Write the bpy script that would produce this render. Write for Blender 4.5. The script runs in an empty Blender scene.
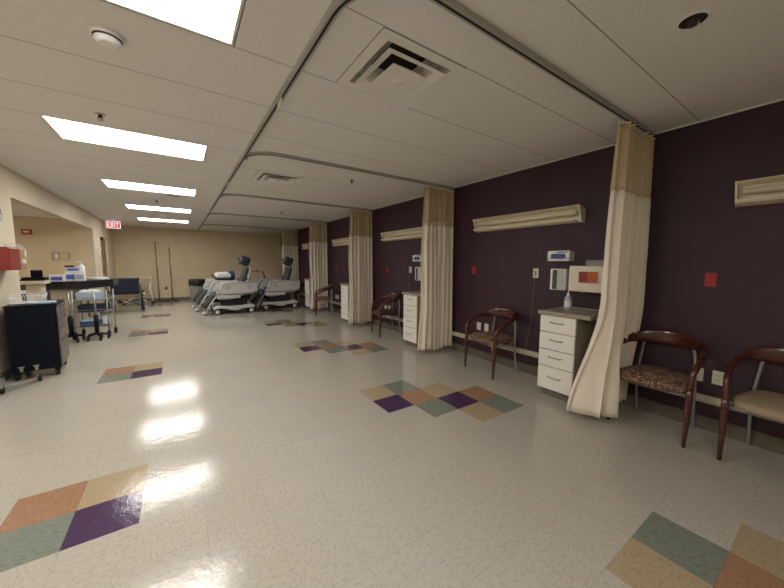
import bpy, math, random
from mathutils import Vector, Matrix
C = bpy.context.scene.collection
S = bpy.context.scene
PI = math.pi
W, H, T = 4.588, 2.615, 0.3048
XL = -0.88
YF = 11.95
YN = -4.2
random.seed(3)

# ------------------------------------------------------------------ materials
def mat(name, col, rough=.6, metal=0., spec=.5, noise=0., nscale=20., bump=0., bscale=60., emit=None, es=1., alpha=1., trans=0.):
    m = bpy.data.materials.new(name); m.use_nodes = True
    nt = m.node_tree; b = nt.nodes['Principled BSDF']
    c = (*col, 1)
    b.inputs['Base Color'].default_value = c
    b.inputs['Roughness'].default_value = rough
    b.inputs['Metallic'].default_value = metal
    b.inputs['Specular IOR Level'].default_value = spec
    b.inputs['Alpha'].default_value = alpha
    b.inputs['Transmission Weight'].default_value = trans
    tc = nt.nodes.new('ShaderNodeTexCoord')
    if noise:
        n = nt.nodes.new('ShaderNodeTexNoise'); n.inputs['Scale'].default_value = nscale; n.inputs['Detail'].default_value = 4
        nt.links.new(tc.outputs['Object'], n.inputs['Vector'])
        r = nt.nodes.new('ShaderNodeValToRGB')
        r.color_ramp.elements[0].position = .3; r.color_ramp.elements[1].position = .7
        r.color_ramp.elements[0].color = (*[x*(1-noise) for x in col], 1)
        r.color_ramp.elements[1].color = (*[min(1, x*(1+noise)) for x in col], 1)
        nt.links.new(n.outputs['Fac'], r.inputs['Fac']); nt.links.new(r.outputs['Color'], b.inputs['Base Color'])
    if bump:
        n = nt.nodes.new('ShaderNodeTexNoise'); n.inputs['Scale'].default_value = bscale; n.inputs['Detail'].default_value = 3
        nt.links.new(tc.outputs['Object'], n.inputs['Vector'])
        k = nt.nodes.new('ShaderNodeBump'); k.inputs['Strength'].default_value = bump; k.inputs['Distance'].default_value = .01
        nt.links.new(n.outputs['Fac'], k.inputs['Height']); nt.links.new(k.outputs['Normal'], b.inputs['Normal'])
    if emit:
        b.inputs['Emission Color'].default_value = (*emit, 1); b.inputs['Emission Strength'].default_value = es
    return m

def floor_mat(name, col, var=.10, dark=.62):
    """vinyl composition tile: directional chips, thin joint, waxed surface"""
    m = bpy.data.materials.new(name); m.use_nodes = True
    nt = m.node_tree; N = nt.nodes; L = nt.links; b = N['Principled BSDF']
    tc = N.new('ShaderNodeTexCoord')
    sep = N.new('ShaderNodeSeparateXYZ'); L.new(tc.outputs['Object'], sep.inputs[0])
    def math_(op, a, c=None):
        k = N.new('ShaderNodeMath'); k.operation = op
        for i, v in enumerate((a, c)):
            if v is None: continue
            if hasattr(v, 'is_output'): L.new(v, k.inputs[i])
            else: k.inputs[i].default_value = v
        return k.outputs[0]
    ux = math_('DIVIDE', math_('SUBTRACT', sep.outputs['X'], .043), T)
    uy = math_('DIVIDE', sep.outputs['Y'], T)
    fx = math_('FRACT', ux); fy = math_('FRACT', uy)
    ex = math_('ABSOLUTE', math_('SUBTRACT', fx, .5)); ey = math_('ABSOLUTE', math_('SUBTRACT', fy, .5))
    joint = math_('GREATER_THAN', math_('MAXIMUM', ex, ey), .4955)
    cx = math_('FLOOR', ux); cy = math_('FLOOR', uy)
    wn = N.new('ShaderNodeTexWhiteNoise'); wn.noise_dimensions = '2D'
    cb = N.new('ShaderNodeCombineXYZ'); L.new(cx, cb.inputs[0]); L.new(cy, cb.inputs[1]); L.new(cb.outputs[0], wn.inputs['Vector'])
    # chips: noise stretched one way or the other by tile parity
    par = math_('MODULO', math_('ABSOLUTE', math_('ADD', cx, cy)), 2.)
    def chips(sx, sy):
        mp = N.new('ShaderNodeMapping'); mp.inputs['Scale'].default_value = (sx, sy, 1)
        L.new(tc.outputs['Object'], mp.inputs['Vector'])
        n = N.new('ShaderNodeTexNoise'); n.inputs['Scale'].default_value = 1; n.inputs['Detail'].default_value = 3; n.inputs['Roughness'].default_value = .6
        L.new(mp.outputs[0], n.inputs['Vector']); return n.outputs['Fac']
    mx = N.new('ShaderNodeMix'); mx.data_type = 'FLOAT'
    L.new(par, mx.inputs[0]); L.new(chips(35, 80), mx.inputs[2]); L.new(chips(80, 35), mx.inputs[3])
    r = N.new('ShaderNodeValToRGB'); e = r.color_ramp.elements
    e[0].position = .36; e[0].color = (*[x*(1-var*2.4) for x in col], 1)
    e[1].position = .62; e[1].color = (*[min(1, x*(1+var)) for x in col], 1)
    q = e.new(.46); q.color = (*col, 1)
    L.new(mx.outputs[0], r.inputs['Fac'])
    # per tile brightness
    hv = N.new('ShaderNodeHueSaturation'); L.new(r.outputs['Color'], hv.inputs['Color'])
    L.new(math_('ADD', math_('MULTIPLY', wn.outputs['Value'], .035), .98), hv.inputs['Value'])
    j = N.new('ShaderNodeMix'); j.data_type = 'RGBA'; j.blend_type = 'MIX'
    L.new(math_('MULTIPLY', joint, .26), j.inputs[0]); L.new(hv.outputs['Color'], j.inputs[6]); j.inputs[7].default_value = (*[x*dark*.6 for x in col], 1)
    L.new(j.outputs[2], b.inputs['Base Color'])
    # wax: patches of roughness and ripples
    w1 = N.new('ShaderNodeTexNoise'); w1.inputs['Scale'].default_value = 26; w1.inputs['Detail'].default_value = 2
    mp = N.new('ShaderNodeMapping'); mp.inputs['Scale'].default_value = (1, .6, 1); mp.inputs['Rotation'].default_value = (0, 0, .5)
    L.new(tc.outputs['Object'], mp.inputs['Vector']); L.new(mp.outputs[0], w1.inputs['Vector'])
    bp = N.new('ShaderNodeBump'); bp.inputs['Strength'].default_value = .15; bp.inputs['Distance'].default_value = .006
    w3 = N.new('ShaderNodeTexNoise'); w3.inputs['Scale'].default_value = 1; w3.inputs['Detail'].default_value = 4; w3.inputs['Distortion'].default_value = .8
    mp3 = N.new('ShaderNodeMapping'); mp3.inputs['Scale'].default_value = (150, 60, 1); mp3.inputs['Rotation'].default_value = (0, 0, .35)
    L.new(tc.outputs['Object'], mp3.inputs['Vector']); L.new(mp3.outputs[0], w3.inputs['Vector'])
    hs = math_('SUBTRACT', math_('ADD', w1.outputs['Fac'], math_('MULTIPLY', w3.outputs['Fac'], .42)), math_('MULTIPLY', joint, .06))
    L.new(hs, bp.inputs['Height']); L.new(bp.outputs['Normal'], b.inputs['Normal'])
    w2 = N.new('ShaderNodeTexNoise'); w2.inputs['Scale'].default_value = 1.6; w2.inputs['Detail'].default_value = 5
    L.new(tc.outputs['Object'], w2.inputs['Vector'])
    L.new(math_('ADD', math_('MULTIPLY', w2.outputs['Fac'], .12), .03), b.inputs['Roughness'])
    b.inputs['Specular IOR Level'].default_value = .42
    return m

def ceiling_mat():
    m = bpy.data.materials.new('ceiling_tile'); m.use_nodes = True
    nt = m.node_tree; N = nt.nodes; L = nt.links; b = N['Principled BSDF']
    tc = N.new('ShaderNodeTexCoord'); sep = N.new('ShaderNodeSeparateXYZ'); L.new(tc.outputs['Object'], sep.inputs[0])
    def math_(op, a, c=None):
        k = N.new('ShaderNodeMath'); k.operation = op
        for i, v in enumerate((a, c)):
            if v is None: continue
            if hasattr(v, 'is_output'): L.new(v, k.inputs[i])
            else: k.inputs[i].default_value = v
        return k.outputs[0]
    def dist(s, p):
        f = math_('FRACT', math_('ADD', math_('DIVIDE', s, p), 10.5))
        return math_('MULTIPLY', math_('ABSOLUTE', math_('SUBTRACT', f, .5)), p)
    dx = dist(sep.outputs['X'], 1.2192); dy = dist(sep.outputs['Y'], .6096)
    dark = math_('LESS_THAN', dy, .0035)
    barx = math_('LESS_THAN', dx, .007)
    bary = math_('LESS_THAN', dy, .0075)
    n = N.new('ShaderNodeTexNoise'); n.inputs['Scale'].default_value = 70; n.inputs['Detail'].default_value = 6; n.inputs['Roughness'].default_value = .7
    L.new(tc.outputs['Object'], n.inputs['Vector'])
    r = N.new('ShaderNodeValToRGB'); e = r.color_ramp.elements
    base = (.81, .775, .745)
    e[0].position = .3; e[0].color = (*[x*.9 for x in base], 1); e[1].position = .65; e[1].color = (*[x*1.03 for x in base], 1)
    L.new(n.outputs['Fac'], r.inputs['Fac'])
    def mixc(f, a, col):
        j = N.new('ShaderNodeMix'); j.data_type = 'RGBA'; L.new(f, j.inputs[0]); L.new(a, j.inputs[6]); j.inputs[7].default_value = (*col, 1); return j.outputs[2]
    c = mixc(math_('MULTIPLY', barx, .8), r.outputs['Color'], (.84, .79, .75))
    c = mixc(math_('MULTIPLY', bary, .5), c, (.78, .755, .715))
    c = mixc(math_('MULTIPLY', dark, .75), c, (.14, .13, .115))
    L.new(c, b.inputs['Base Color']); b.inputs['Roughness'].default_value = .85
    n2 = N.new('ShaderNodeTexNoise'); n2.inputs['Scale'].default_value = 220
    L.new(tc.outputs['Object'], n2.inputs['Vector'])
    bp = N.new('ShaderNodeBump'); bp.inputs['Strength'].default_value = .25; bp.inputs['Distance'].default_value = .003
    L.new(n2.outputs['Fac'], bp.inputs['Height']); L.new(bp.outputs['Normal'], b.inputs['Normal'])
    return m

def pattern_fabric():
    m = bpy.data.materials.new('patterned_upholstery'); m.use_nodes = True
    nt = m.node_tree; N = nt.nodes; L = nt.links; b = N['Principled BSDF']
    tc = N.new('ShaderNodeTexCoord'); n = N.new('ShaderNodeTexNoise'); n.inputs['Scale'].default_value = 42; n.inputs['Detail'].default_value = 1.5; n.inputs['Distortion'].default_value = 1.6
    L.new(tc.outputs['Object'], n.inputs['Vector'])
    r = N.new('ShaderNodeValToRGB'); e = r.color_ramp.elements; r.color_ramp.interpolation = 'CONSTANT'
    e[0].position = 0; e[0].color = (.055, .018, .018, 1); e[1].position = .5; e[1].color = (.20, .12, .06, 1)
    q = e.new(.56); q.color = (.50, .38, .22, 1); q = e.new(.62); q.color = (.10, .035, .03, 1); q = e.new(.42); q.color = (.10, .04, .04, 1)
    L.new(n.outputs['Fac'], r.inputs['Fac']); L.new(r.outputs['Color'], b.inputs['Base Color']); b.inputs['Roughness'].default_value = .85
    return m

def wood_mat():
    m = bpy.data.materials.new('cherry_wood'); m.use_nodes = True
    nt = m.node_tree; N = nt.nodes; L = nt.links; b = N['Principled BSDF']
    tc = N.new('ShaderNodeTexCoord'); mp = N.new('ShaderNodeMapping'); mp.inputs['Scale'].default_value = (30, 6, 30)
    n = N.new('ShaderNodeTexNoise'); n.inputs['Scale'].default_value = 1.5; n.inputs['Detail'].default_value = 4
    L.new(tc.outputs['Object'], mp.inputs[0]); L.new(mp.outputs[0], n.inputs['Vector'])
    r = N.new('ShaderNodeValToRGB'); e = r.color_ramp.elements
    e[0].position = .3; e[0].color = (.055, .013, .009, 1); e[1].position = .7; e[1].color = (.115, .028, .018, 1)
    L.new(n.outputs['Fac'], r.inputs['Fac']); L.new(r.outputs['Color'], b.inputs['Base Color']); b.inputs['Roughness'].default_value = .25
    b.inputs['Coat Weight'].default_value = .4
    return m

def curtain_mesh_mat():
    m = mat('curtain_header_mesh', (.60, .48, .31), .85, noise=.12, nscale=300)
    m.node_tree.nodes['Principled BSDF'].inputs['Alpha'].default_value = .9
    return m

def lamp_mat(name, col, s):
    m = bpy.data.materials.new(name); m.use_nodes = True
    nt = m.node_tree; N = nt.nodes; L = nt.links; b = N['Principled BSDF']
    b.inputs['Base Color'].default_value = (.8, .8, .8, 1)
    b.inputs['Emission Color'].default_value = (*col, 1); b.inputs['Emission Strength'].default_value = s
    b.inputs['Roughness'].default_value = .4
    return m

M = {}
M['floor'] = floor_mat('floor_tile_cream', (.435, .40, .34), .06)
M['orange'] = floor_mat('floor_tile_orange', (.33, .185, .11), .07)
M['beige'] = floor_mat('floor_tile_tan', (.39, .30, .19), .07)
M['sage'] = floor_mat('floor_tile_sage', (.19, .212, .175), .09)
M['purple'] = floor_mat('floor_tile_purple', (.066, .034, .085), .08)
M['ceil'] = ceiling_mat()
M['lamp'] = lamp_mat('troffer_lens', (1, .975, .94), 18.5)
M['lampb'] = lamp_mat('alcove_lens', (1, .94, .82), 13)
M['wallp'] = mat('purple_paint', (.043, .015, .029), .55, noise=.12, nscale=6, bump=.3, bscale=180)
M['wallt'] = mat('tan_paint', (.68, .56, .37), .75, noise=.04, nscale=3, bump=.15, bscale=150)
M['walll'] = mat('beige_paint', (.66, .58, .43), .75, noise=.04, nscale=3, bump=.15, bscale=150)
M['wallc'] = mat('column_paint', (.60, .55, .45), .7, noise=.04, nscale=3)
M['base'] = mat('taupe_cove_base', (.13, .115, .085), .45, noise=.1, nscale=8)
M['rail'] = mat('cream_bumper_rail', (.60, .53, .40), .5)
M['track'] = mat('track_metal', (.42, .41, .38), .4, .2)
M['slot'] = mat('dark_slot', (.02, .018, .016), .8)
M['white'] = mat('white_enamel', (.85, .84, .80), .45)
M['vent'] = mat('diffuser_enamel', (.80, .77, .72), .5)
M['cream'] = mat('cream_enamel', (.80, .73, .55), .5)
M['creamp'] = mat('cream_plastic', (.82, .75, .61), .45)
M['lens'] = mat('reading_lens', (.82, .77, .62), .3)
M['curt'] = mat('curtain_cloth', (.83, .745, .63), .9, noise=.04, nscale=5, bump=.15, bscale=400)
M['curtm'] = curtain_mesh_mat()
M['lamw'] = mat('white_laminate', (.84, .80, .73), .4)
M['carc'] = mat('tan_laminate', (.36, .31, .235), .5, noise=.05, nscale=6)
M['ctop'] = mat('stone_laminate', (.36, .305, .235), .35, noise=.22, nscale=55)
M['nick'] = mat('brushed_nickel', (.45, .44, .42), .3, .9)
M['steel'] = mat('grey_tube_steel', (.38, .385, .38), .35, .55)
M['bronze'] = mat('aged_steel', (.15, .12, .085), .4, .3)
M['chrome'] = mat('chrome', (.62, .62, .62), .18, 1.)
M['toe'] = mat('dark_toe_kick', (.16, .14, .11), .6)
M['wood'] = wood_mat()
M['fab'] = pattern_fabric()
M['vinyl'] = mat('beige_vinyl', (.33, .25, .165), .55, noise=.08, nscale=60)
M['red'] = mat('red_plate', (.42, .018, .03), .4)
M['reddk'] = mat('dark_red_socket', (.10, .01, .012), .5)
M['ivory'] = mat('ivory_plate', (.76, .71, .60), .4)
M['dk'] = mat('socket_dark', (.03, .03, .03), .5)
M['blue'] = mat('blue_card', (.03, .065, .33), .4)
M['lblue'] = mat('pale_blue_plastic', (.42, .52, .66), .4)
M['violet'] = mat('violet_card', (.10, .12, .48), .5)
M['amber'] = mat('amber_plastic', (.50, .10, .03), .2)
M['ruby'] = mat('ruby_plastic', (.27, .035, .035), .2)
M['tanp'] = mat('sharps_tan', (.38, .26, .13), .35)
M['clear'] = mat('clear_plastic', (.8, .78, .75), .12, alpha=.28)
M['tissue'] = mat('green_grey_insert', (.06, .085, .075), .5, noise=.6, nscale=35)
M['black'] = mat('black_enamel', (.005, .007, .014), .4, spec=.12)
M['blackm'] = mat('black_rubber', (.012, .012, .013), .7)
M['navy'] = mat('navy_nylon', (.012, .018, .045), .7)
M['drawer'] = mat('grey_drawer_steel', (.22, .20, .17), .4, .3)
M['grey'] = mat('light_grey_shell', (.56, .56, .54), .45)
M['grey2'] = mat('mid_grey_shell', (.28, .285, .28), .5)
M['pad'] = mat('charcoal_vinyl', (.045, .048, .052), .5)
M['padb'] = mat('blue_black_vinyl', (.035, .05, .075), .4)
M['bag'] = mat('black_bin_liner', (.010, .010, .012), .35, bump=.6, bscale=30)
M['bin'] = mat('grey_bin', (.27, .265, .235), .5)
M['paper'] = mat('white_paper', (.82, .82, .82), .6)
M['blueb'] = mat('blue_plastic', (.05, .10, .26), .4)
M['doorm'] = mat('brown_door', (.235, .135, .085), .5, noise=.06, nscale=4)
M['maroon'] = mat('maroon_cloth', (.08, .028, .022), .8)
M['counter'] = mat('black_counter', (.012, .012, .016), .25)
M['dkwood'] = mat('dark_millwork', (.055, .042, .035), .6)
M['signr'] = mat('exit_red', (.30, .01, .03), .4, emit=(.8, .05, .12), es=.5)
M['signw'] = mat('exit_white', (.85, .75, .75), .4, emit=(1, .75, .78), es=1.0)

# ------------------------------------------------------------------ mesh builder
class MB:
    def __init__(s): s.v = []; s.f = []; s.mi = []; s.sm = []
    def add(s, vs, fs, sm=False, mi=0):
        o = len(s.v); s.v += [tuple(p) for p in vs]
        for f in fs: s.f.append(tuple(i+o for i in f)); s.mi.append(mi); s.sm.append(sm)
        return s
    def box(s, x0, x1, y0, y1, z0, z1, mi=0, rot=None):
        vs = [(x, y, z) for z in (z0, z1) for y in (y0, y1) for x in (x0, x1)]
        if rot: vs = [tuple(rot @ Vector(p)) for p in vs]
        return s.add(vs, [(0, 2, 3, 1), (4, 5, 7, 6), (0, 1, 5, 4), (2, 6, 7, 3), (0, 4, 6, 2), (1, 3, 7, 5)], False, mi)
    def prism(s, poly, axis, a, b, mi=0):
        """poly of 2D points (CCW), extruded along axis 0/1/2 from a to b"""
        def P(p, t):
            if axis == 0: return (t, p[0], p[1])
            if axis == 1: return (p[0], t, p[1])
            return (p[0], p[1], t)
        n = len(poly)
        vs = [P(p, a) for p in poly]+[P(p, b) for p in poly]
        fs = [tuple(range(n)), tuple(range(2*n-1, n-1, -1))]+[(i, n+i, n+(i+1) % n, (i+1) % n) for i in range(n)]
        return s.add(vs, fs, False, mi)
    def cyl(s, p, q, r, r2=None, n=14, mi=0):
        return s.sweep([p, q], [(r, r), (r2 if r2 is not None else r,)*2], n, mi)
    def sweep(s, pts, rad, n=10, mi=0, up=(0, 0, 1), caps=True):
        """pts: list of points; rad: list of (side, up) radii"""
        pts = [Vector(p) for p in pts]; up = Vector(up); rings = []; prev = None
        for i, p in enumerate(pts):
            t = (pts[min(i+1, len(pts)-1)]-pts[max(i-1, 0)]).normalized()
            if prev is None:
                ref = up if abs(t.dot(up)) < .95 else Vector((1, 0, 0))
                a = t.cross(ref).normalized()
            else:
                a = (prev-t*prev.dot(t)).normalized()
            prev = a; bb = a.cross(t).normalized()
            ra, rb = rad[i] if isinstance(rad[i], (tuple, list)) else (rad[i], rad[i])
            rings.append([p+a*(ra*math.cos(2*PI*k/n))+bb*(rb*math.sin(2*PI*k/n)) for k in range(n)])
        vs = [v for r in rings for v in r]; fs = []
        for i in range(len(rings)-1):
            for k in range(n):
                fs.append((i*n+k, i*n+(k+1) % n, (i+1)*n+(k+1) % n, (i+1)*n+k))
        s.add(vs, fs, True, mi)
        if caps:
            s.add(rings[0], [tuple(range(n))[::-1]], False, mi); s.add(rings[-1], [tuple(range(n))], False, mi)
        return s
    def tube(s, pts, r, n=8, mi=0, **k): return s.sweep(pts, [r]*len(pts), n, mi, **k)
    def lathe(s, prof, c=(0, 0, 0), n=24, mi=0, axis=2):
        vs = []; fs = []
        for r, z in prof:
            for k in range(n):
                a = 2*PI*k/n; q = (r*math.cos(a), r*math.sin(a), z)
                if axis == 0: q = (q[2], q[0], q[1])
                if axis == 1: q = (q[0], q[2], q[1])
                vs.append((c[0]+q[0], c[1]+q[1], c[2]+q[2]))
        for i in range(len(prof)-1):
            for k in range(n): fs.append((i*n+k, i*n+(k+1) % n, (i+1)*n+(k+1) % n, (i+1)*n+k))
        return s.add(vs, fs, True, mi)
    def ball(s, c, rx, ry, rz, n=16, m=9, mi=0):
        vs = []; fs = []
        for i in range(m+1):
            a = PI*i/m-PI/2
            for k in range(n):
                b = 2*PI*k/n
                vs.append((c[0]+rx*math.cos(a)*math.cos(b), c[1]+ry*math.cos(a)*math.sin(b), c[2]+rz*math.sin(a)))
        for i in range(m):
            for k in range(n): fs.append((i*n+k, i*n+(k+1) % n, (i+1)*n+(k+1) % n, (i+1)*n+k))
        return s.add(vs, fs, True, mi)
    def superpad(s, cx, cy, cz, hx, hy, hz, e=.35, n=28, m=10, mi=0, rot=None):
        """rounded cushion"""
        def sp(v, k): return math.copysign(abs(v)**k, v)
        vs = []; fs = []
        for i in range(m+1):
            a = PI*i/m-PI/2
            for k in range(n):
                b = 2*PI*k/n
                p = Vector((hx*sp(math.cos(a), .5)*sp(math.cos(b), e), hy*sp(math.cos(a), .5)*sp(math.sin(b), e), hz*sp(math.sin(a), .7)))
                if rot: p = rot @ p
                vs.append((cx+p.x, cy+p.y, cz+p.z))
        for i in range(m):
            for k in range(n): fs.append((i*n+k, i*n+(k+1) % n, (i+1)*n+(k+1) % n, (i+1)*n+k))
        return s.add(vs, fs, True, mi)
    def build(s, name, m, parent=None, bevel=0, mx=None):
        me = bpy.data.meshes.new(name); me.from_pydata(s.v, [], s.f)
        ms = m if isinstance(m, list) else [m]
        for q in ms: me.materials.append(M[q])
        for p, i, sm in zip(me.polygons, s.mi, s.sm): p.material_index = i; p.use_smooth = sm
        me.validate(); me.update()
        import bmesh
        bm = bmesh.new(); bm.from_mesh(me); bmesh.ops.remove_doubles(bm, verts=bm.verts, dist=1e-6) if not bevel else None
        bmesh.ops.recalc_face_normals(bm, faces=bm.faces); bm.to_mesh(me); bm.free()
        o = bpy.data.objects.new(name, me); C.objects.link(o)
        if parent is not None: o.parent = parent
        if mx is not None: o.matrix_local = mx
        if bevel:
            b = o.modifiers.new('bevel', 'BEVEL'); b.width = bevel; b.segments = 2; b.limit_method = 'ANGLE'; b.angle_limit = .7
        return o

def spline(P, n=6):
    P = [Vector(p) for p in P]; out = []
    for i in range(len(P)-1):
        a, b, c, d = P[max(i-1, 0)], P[i], P[i+1], P[min(i+2, len(P)-1)]
        for k in range(n):
            t = k/n
            out.append(.5*((2*b)+(c-a)*t+(2*a-5*b+4*c-d)*t*t+(3*b-a-3*c+d)*t**3))
    out.append(P[-1]); return out
def lerps(vals, n=6):
    out = []
    for i in range(len(vals)-1):
        for k in range(n):
            t = k/n; t = t*t*(3-2*t)
            out.append(tuple(a+(b-a)*t for a, b in zip(vals[i], vals[i+1])))
    out.append(tuple(vals[-1])); return out

def tag(o, label, cat, group=None):
    o['label'] = label; o['category'] = cat
    if group: o['group'] = group
    return o
def thing(name, label, cat, loc=(0, 0, 0), rz=0, group=None):
    o = bpy.data.objects.new(name, None); C.objects.link(o); o.location = loc; o.rotation_euler = (0, 0, rz)
    o.empty_display_size = .1
    return tag(o, label, cat, group)
def struct(o): o['kind'] = 'structure'; return o
def dup(root, loc, rz, label):
    def cp(o, par):
        c = o.copy(); C.objects.link(c)
        if par is not None: c.parent = par
        for ch in list(o.children): cp(ch, c)
        return c
    r = cp(root, None); r.location = loc; r.rotation_euler = (0, 0, rz); r['label'] = label
    return r

# ------------------------------------------------------------------ setting
# floor with the coloured tiles as faces of their own material
tiles = {}
def patt(ox, oy, cells):
    for a, b, c in cells: tiles[(ox+a, oy-1-b)] = c
zig = [(0, 0, 2), (1, 0, 3), (0, 1, 4), (1, 1, 1), (2, 1, 2), (1, 2, 3), (2, 2, 4), (3, 2, 1), (2, 3, 2), (3, 3, 3)]
for oy in (-5, 3, 11, 19, 27): patt(8, oy, zig)
for oy in (2, 11, 20, 28, 36): patt(0, oy, [(0, 0, 1), (1, 0, 2), (0, 1, 3), (1, 1, 4)])
fm = MB()
xs = [-4.2]+[.043+k*T for k in range(-13, 15)]+[W]
ys = [YN]+[k*T for k in range(-13, 40)]+[YF]
for i in range(len(xs)-1):
    for j in range(len(ys)-1):
        x0, x1, y0, y1 = xs[i], xs[i+1], ys[j], ys[j+1]
        ti = math.floor(((x0+x1)/2-.043)/T); tj = math.floor((y0+y1)/2/T)
        fm.add([(x0, y0, 0), (x1, y0, 0), (x1, y1, 0), (x0, y1, 0)], [(0, 1, 2, 3)], False, tiles.get((ti, tj), 0))
fm.box(-4.2, W, YN, YF, -.06, -.002)
struct(fm.build('floor', ['floor', 'orange', 'beige', 'sage', 'purple']))

# ceiling with openings for lights and diffusers
LY = [-.6096, 1.8288, 4.2672, 6.7056, 9.144]
DIFF = [(1.8288, -.6096), (1.8288, 2.4384), (1.8288, 6.7056)]
holes = [(0, y) for y in LY]+[(.6096, y) for y in LY]+DIFF+[(0, -3.048), (.6096, -3.048)]
cm = MB()
xs = sorted(set([XL-.12]+[round(k*.6096, 5) for k in range(-1, 8)]+[W]))
ys = sorted(set([YN]+[round(k*.6096, 5) for k in range(-6, 20)]+[YF]))
for i in range(len(xs)-1):
    for j in range(len(ys)-1):
        if any(abs(xs[i]-a) < .01 and abs(ys[j]-b) < .01 for a, b in holes): continue
        cm.add([(xs[i], ys[j], H), (xs[i+1], ys[j], H), (xs[i+1], ys[j+1], H), (xs[i], ys[j+1], H)], [(3, 2, 1, 0)])
cm.box(XL-.12, W, YN, YF, H+.3, H+.34)
ceil = struct(cm.build('ceiling', 'ceil'))
am = MB(); am.box(-4.2, XL-.12, 4.0, 9.07, 2.45, 2.5); struct(am.build('ceiling', 'ceil'))

w = MB(); w.box(W, W+.1, YN, YF+.1, 0, H+.34); struct(w.build('wall_right', 'wallp'))
w = MB(); w.box(-4.2, W, YF, YF+.1, 0, H+.34); struct(w.build('wall_back', 'wallt'))
w = MB(); w.box(-4.2, W+.1, YN-.1, YN, 0, H+.34); struct(w.build('wall_front', 'walll'))
# left side: solid near wall, soffit over the alcove, far wall stub with the door opening, alcove walls
w = MB()
w.box(XL-.12, XL, YN, 4.22, 0, H+.34)
w.box(XL-.12, XL, 4.22, 8.95, 2.24, H+.34)
w.box(XL-.12, XL, 8.95, 9.72, 0, H+.34); w.box(XL-.12, XL, 10.72, YF, 0, H+.34); w.box(XL-.12, XL, 9.72, 10.72, 2.12, H+.34)
struct(w.build('wall_left', 'walll'))
w = MB(); w.box(-4.2, XL-.12, 8.95, 9.07, 0, 2.5); w.box(-4.3, -4.2, 4.1, 9.07, 0, 2.5); w.box(-4.2, XL-.12, 4.0, 4.1, 0, 2.5)
struct(w.build('wall_alcove', 'wallt'))
b = MB(); b.prism([(W-.002, 0), (W-.014, .004), (W-.008, .118), (W-.002, .12)], 1, YN, YF); struct(b.build('baseboard_right', 'base'))
b = MB(); b.box(XL, W-.02, YF-.008, YF-.001, 0, .11); struct(b.build('baseboard_back', 'base'))
b = MB(); b.box(XL+.001, XL+.008, YN, 4.2, 0, .11); b.box(XL+.001, XL+.008, 8.97, 9.66, 0, .11); struct(b.build('baseboard_left', 'base'))
b = MB(); b.prism([(W-.001, .235), (W-.022, .240), (W-.03, .262), (W-.022, .300), (W-.001, .305)], 1, YN, 11.9); struct(b.build('trim_1', 'rail'))
b = MB(); b.box(W-.012, W-.001, YN, YF, H-.012, H-.001); b.box(XL, W-.02, YF-.012, YF-.001, H-.012, H-.001); struct(b.build('trim_2', 'vent'))
# door in the far left wall
d = thing('door_1', '', ''); del d['label']; del d['category']; d['kind'] = 'structure'; d.location = (XL, 10.22, 0)
MB().box(-.07, -.03, -.47, .47, .005, 2.07).build('door_leaf', 'doorm', d, .003)
f = MB(); f.box(-.12, .015, -.5, -.47, 0, 2.12); f.box(-.12, .015, .47, .5, 0, 2.12); f.box(-.12, .015, -.5, .5, 2.07, 2.12); f.build('door_frame', 'wallt', d, .003)
MB().cyl((-.03, -.4, 1.0), (.03, -.4, 1.0), .012).cyl((.03, -.41, 1.0), (.03, -.30, 1.0), .009).build('door_handle', 'chrome', d)
MB().box(.0, .05, -.47, -.24, 2.0, 2.09).build('door_closer', 'blackm', d, .004)

# ------------------------------------------------------------------ ceiling things
GL = 'recessed ceiling lights over the aisle'
def troffer():
    t = thing('ceiling_light', '', 'ceiling light', group=GL)
    e = .006; w2, d2 = .6096, .3048
    f = MB(); f.box(-w2+e, -w2+.02, -d2+e, d2-e, -.001, .08); f.box(w2-.02, w2-e, -d2+e, d2-e, -.001, .08)
    f.box(-w2+.02, w2-.02, -d2+e, -d2+.018, -.001, .08); f.box(-w2+.02, w2-.02, d2-.018, d2-e, -.001, .08); f.box(-w2+e, w2-e, -d2+e, d2-e, .08, .1)
    f.build('frame', 'white', t)
    MB().box(-w2+.021, w2-.021, -d2+.019, d2-.019, .012, .02).build('diffuser', 'lamp', t)
    return t
t0 = troffer(); ll = ['nearest of the recessed ceiling lights, cut off by the top of the photo', 'second nearest recessed ceiling light, long bright panel beyond the smoke detector', 'third nearest recessed ceiling light, in the middle of the row', 'fourth nearest recessed ceiling light, second from the tan far wall', 'farthest recessed ceiling light, closest to the tan far wall']
t0.location = (.6096, LY[0]+.3048, H); t0['label'] = ll[0]
for y, l in zip(LY[1:], ll[1:]): dup(t0, (.6096, y+.3048, H), 0, l)
MB().box(-.02, .58, .035, .038, .0085, .0115).build('lens_joint', 'grey2', t0)
MB().box(.577, .58, -.28, .035, .0085, .0115).build('lens_joint', 'grey2', t0)
dup(t0, (.6096, -2.7432, H), 0, 'recessed ceiling light behind the viewer')
al = thing('alcove_light', 'small recessed light in the alcove ceiling behind the soffit', 'ceiling light', (-3.1, 6.6, 2.449))
MB().box(-.6, .6, -.3, .3, -.012, -.001).build('diffuser', 'lampb', al)
MB().box(-.63, .63, -.33, .33, -.006, -.0005).build('frame', 'white', al)

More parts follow.
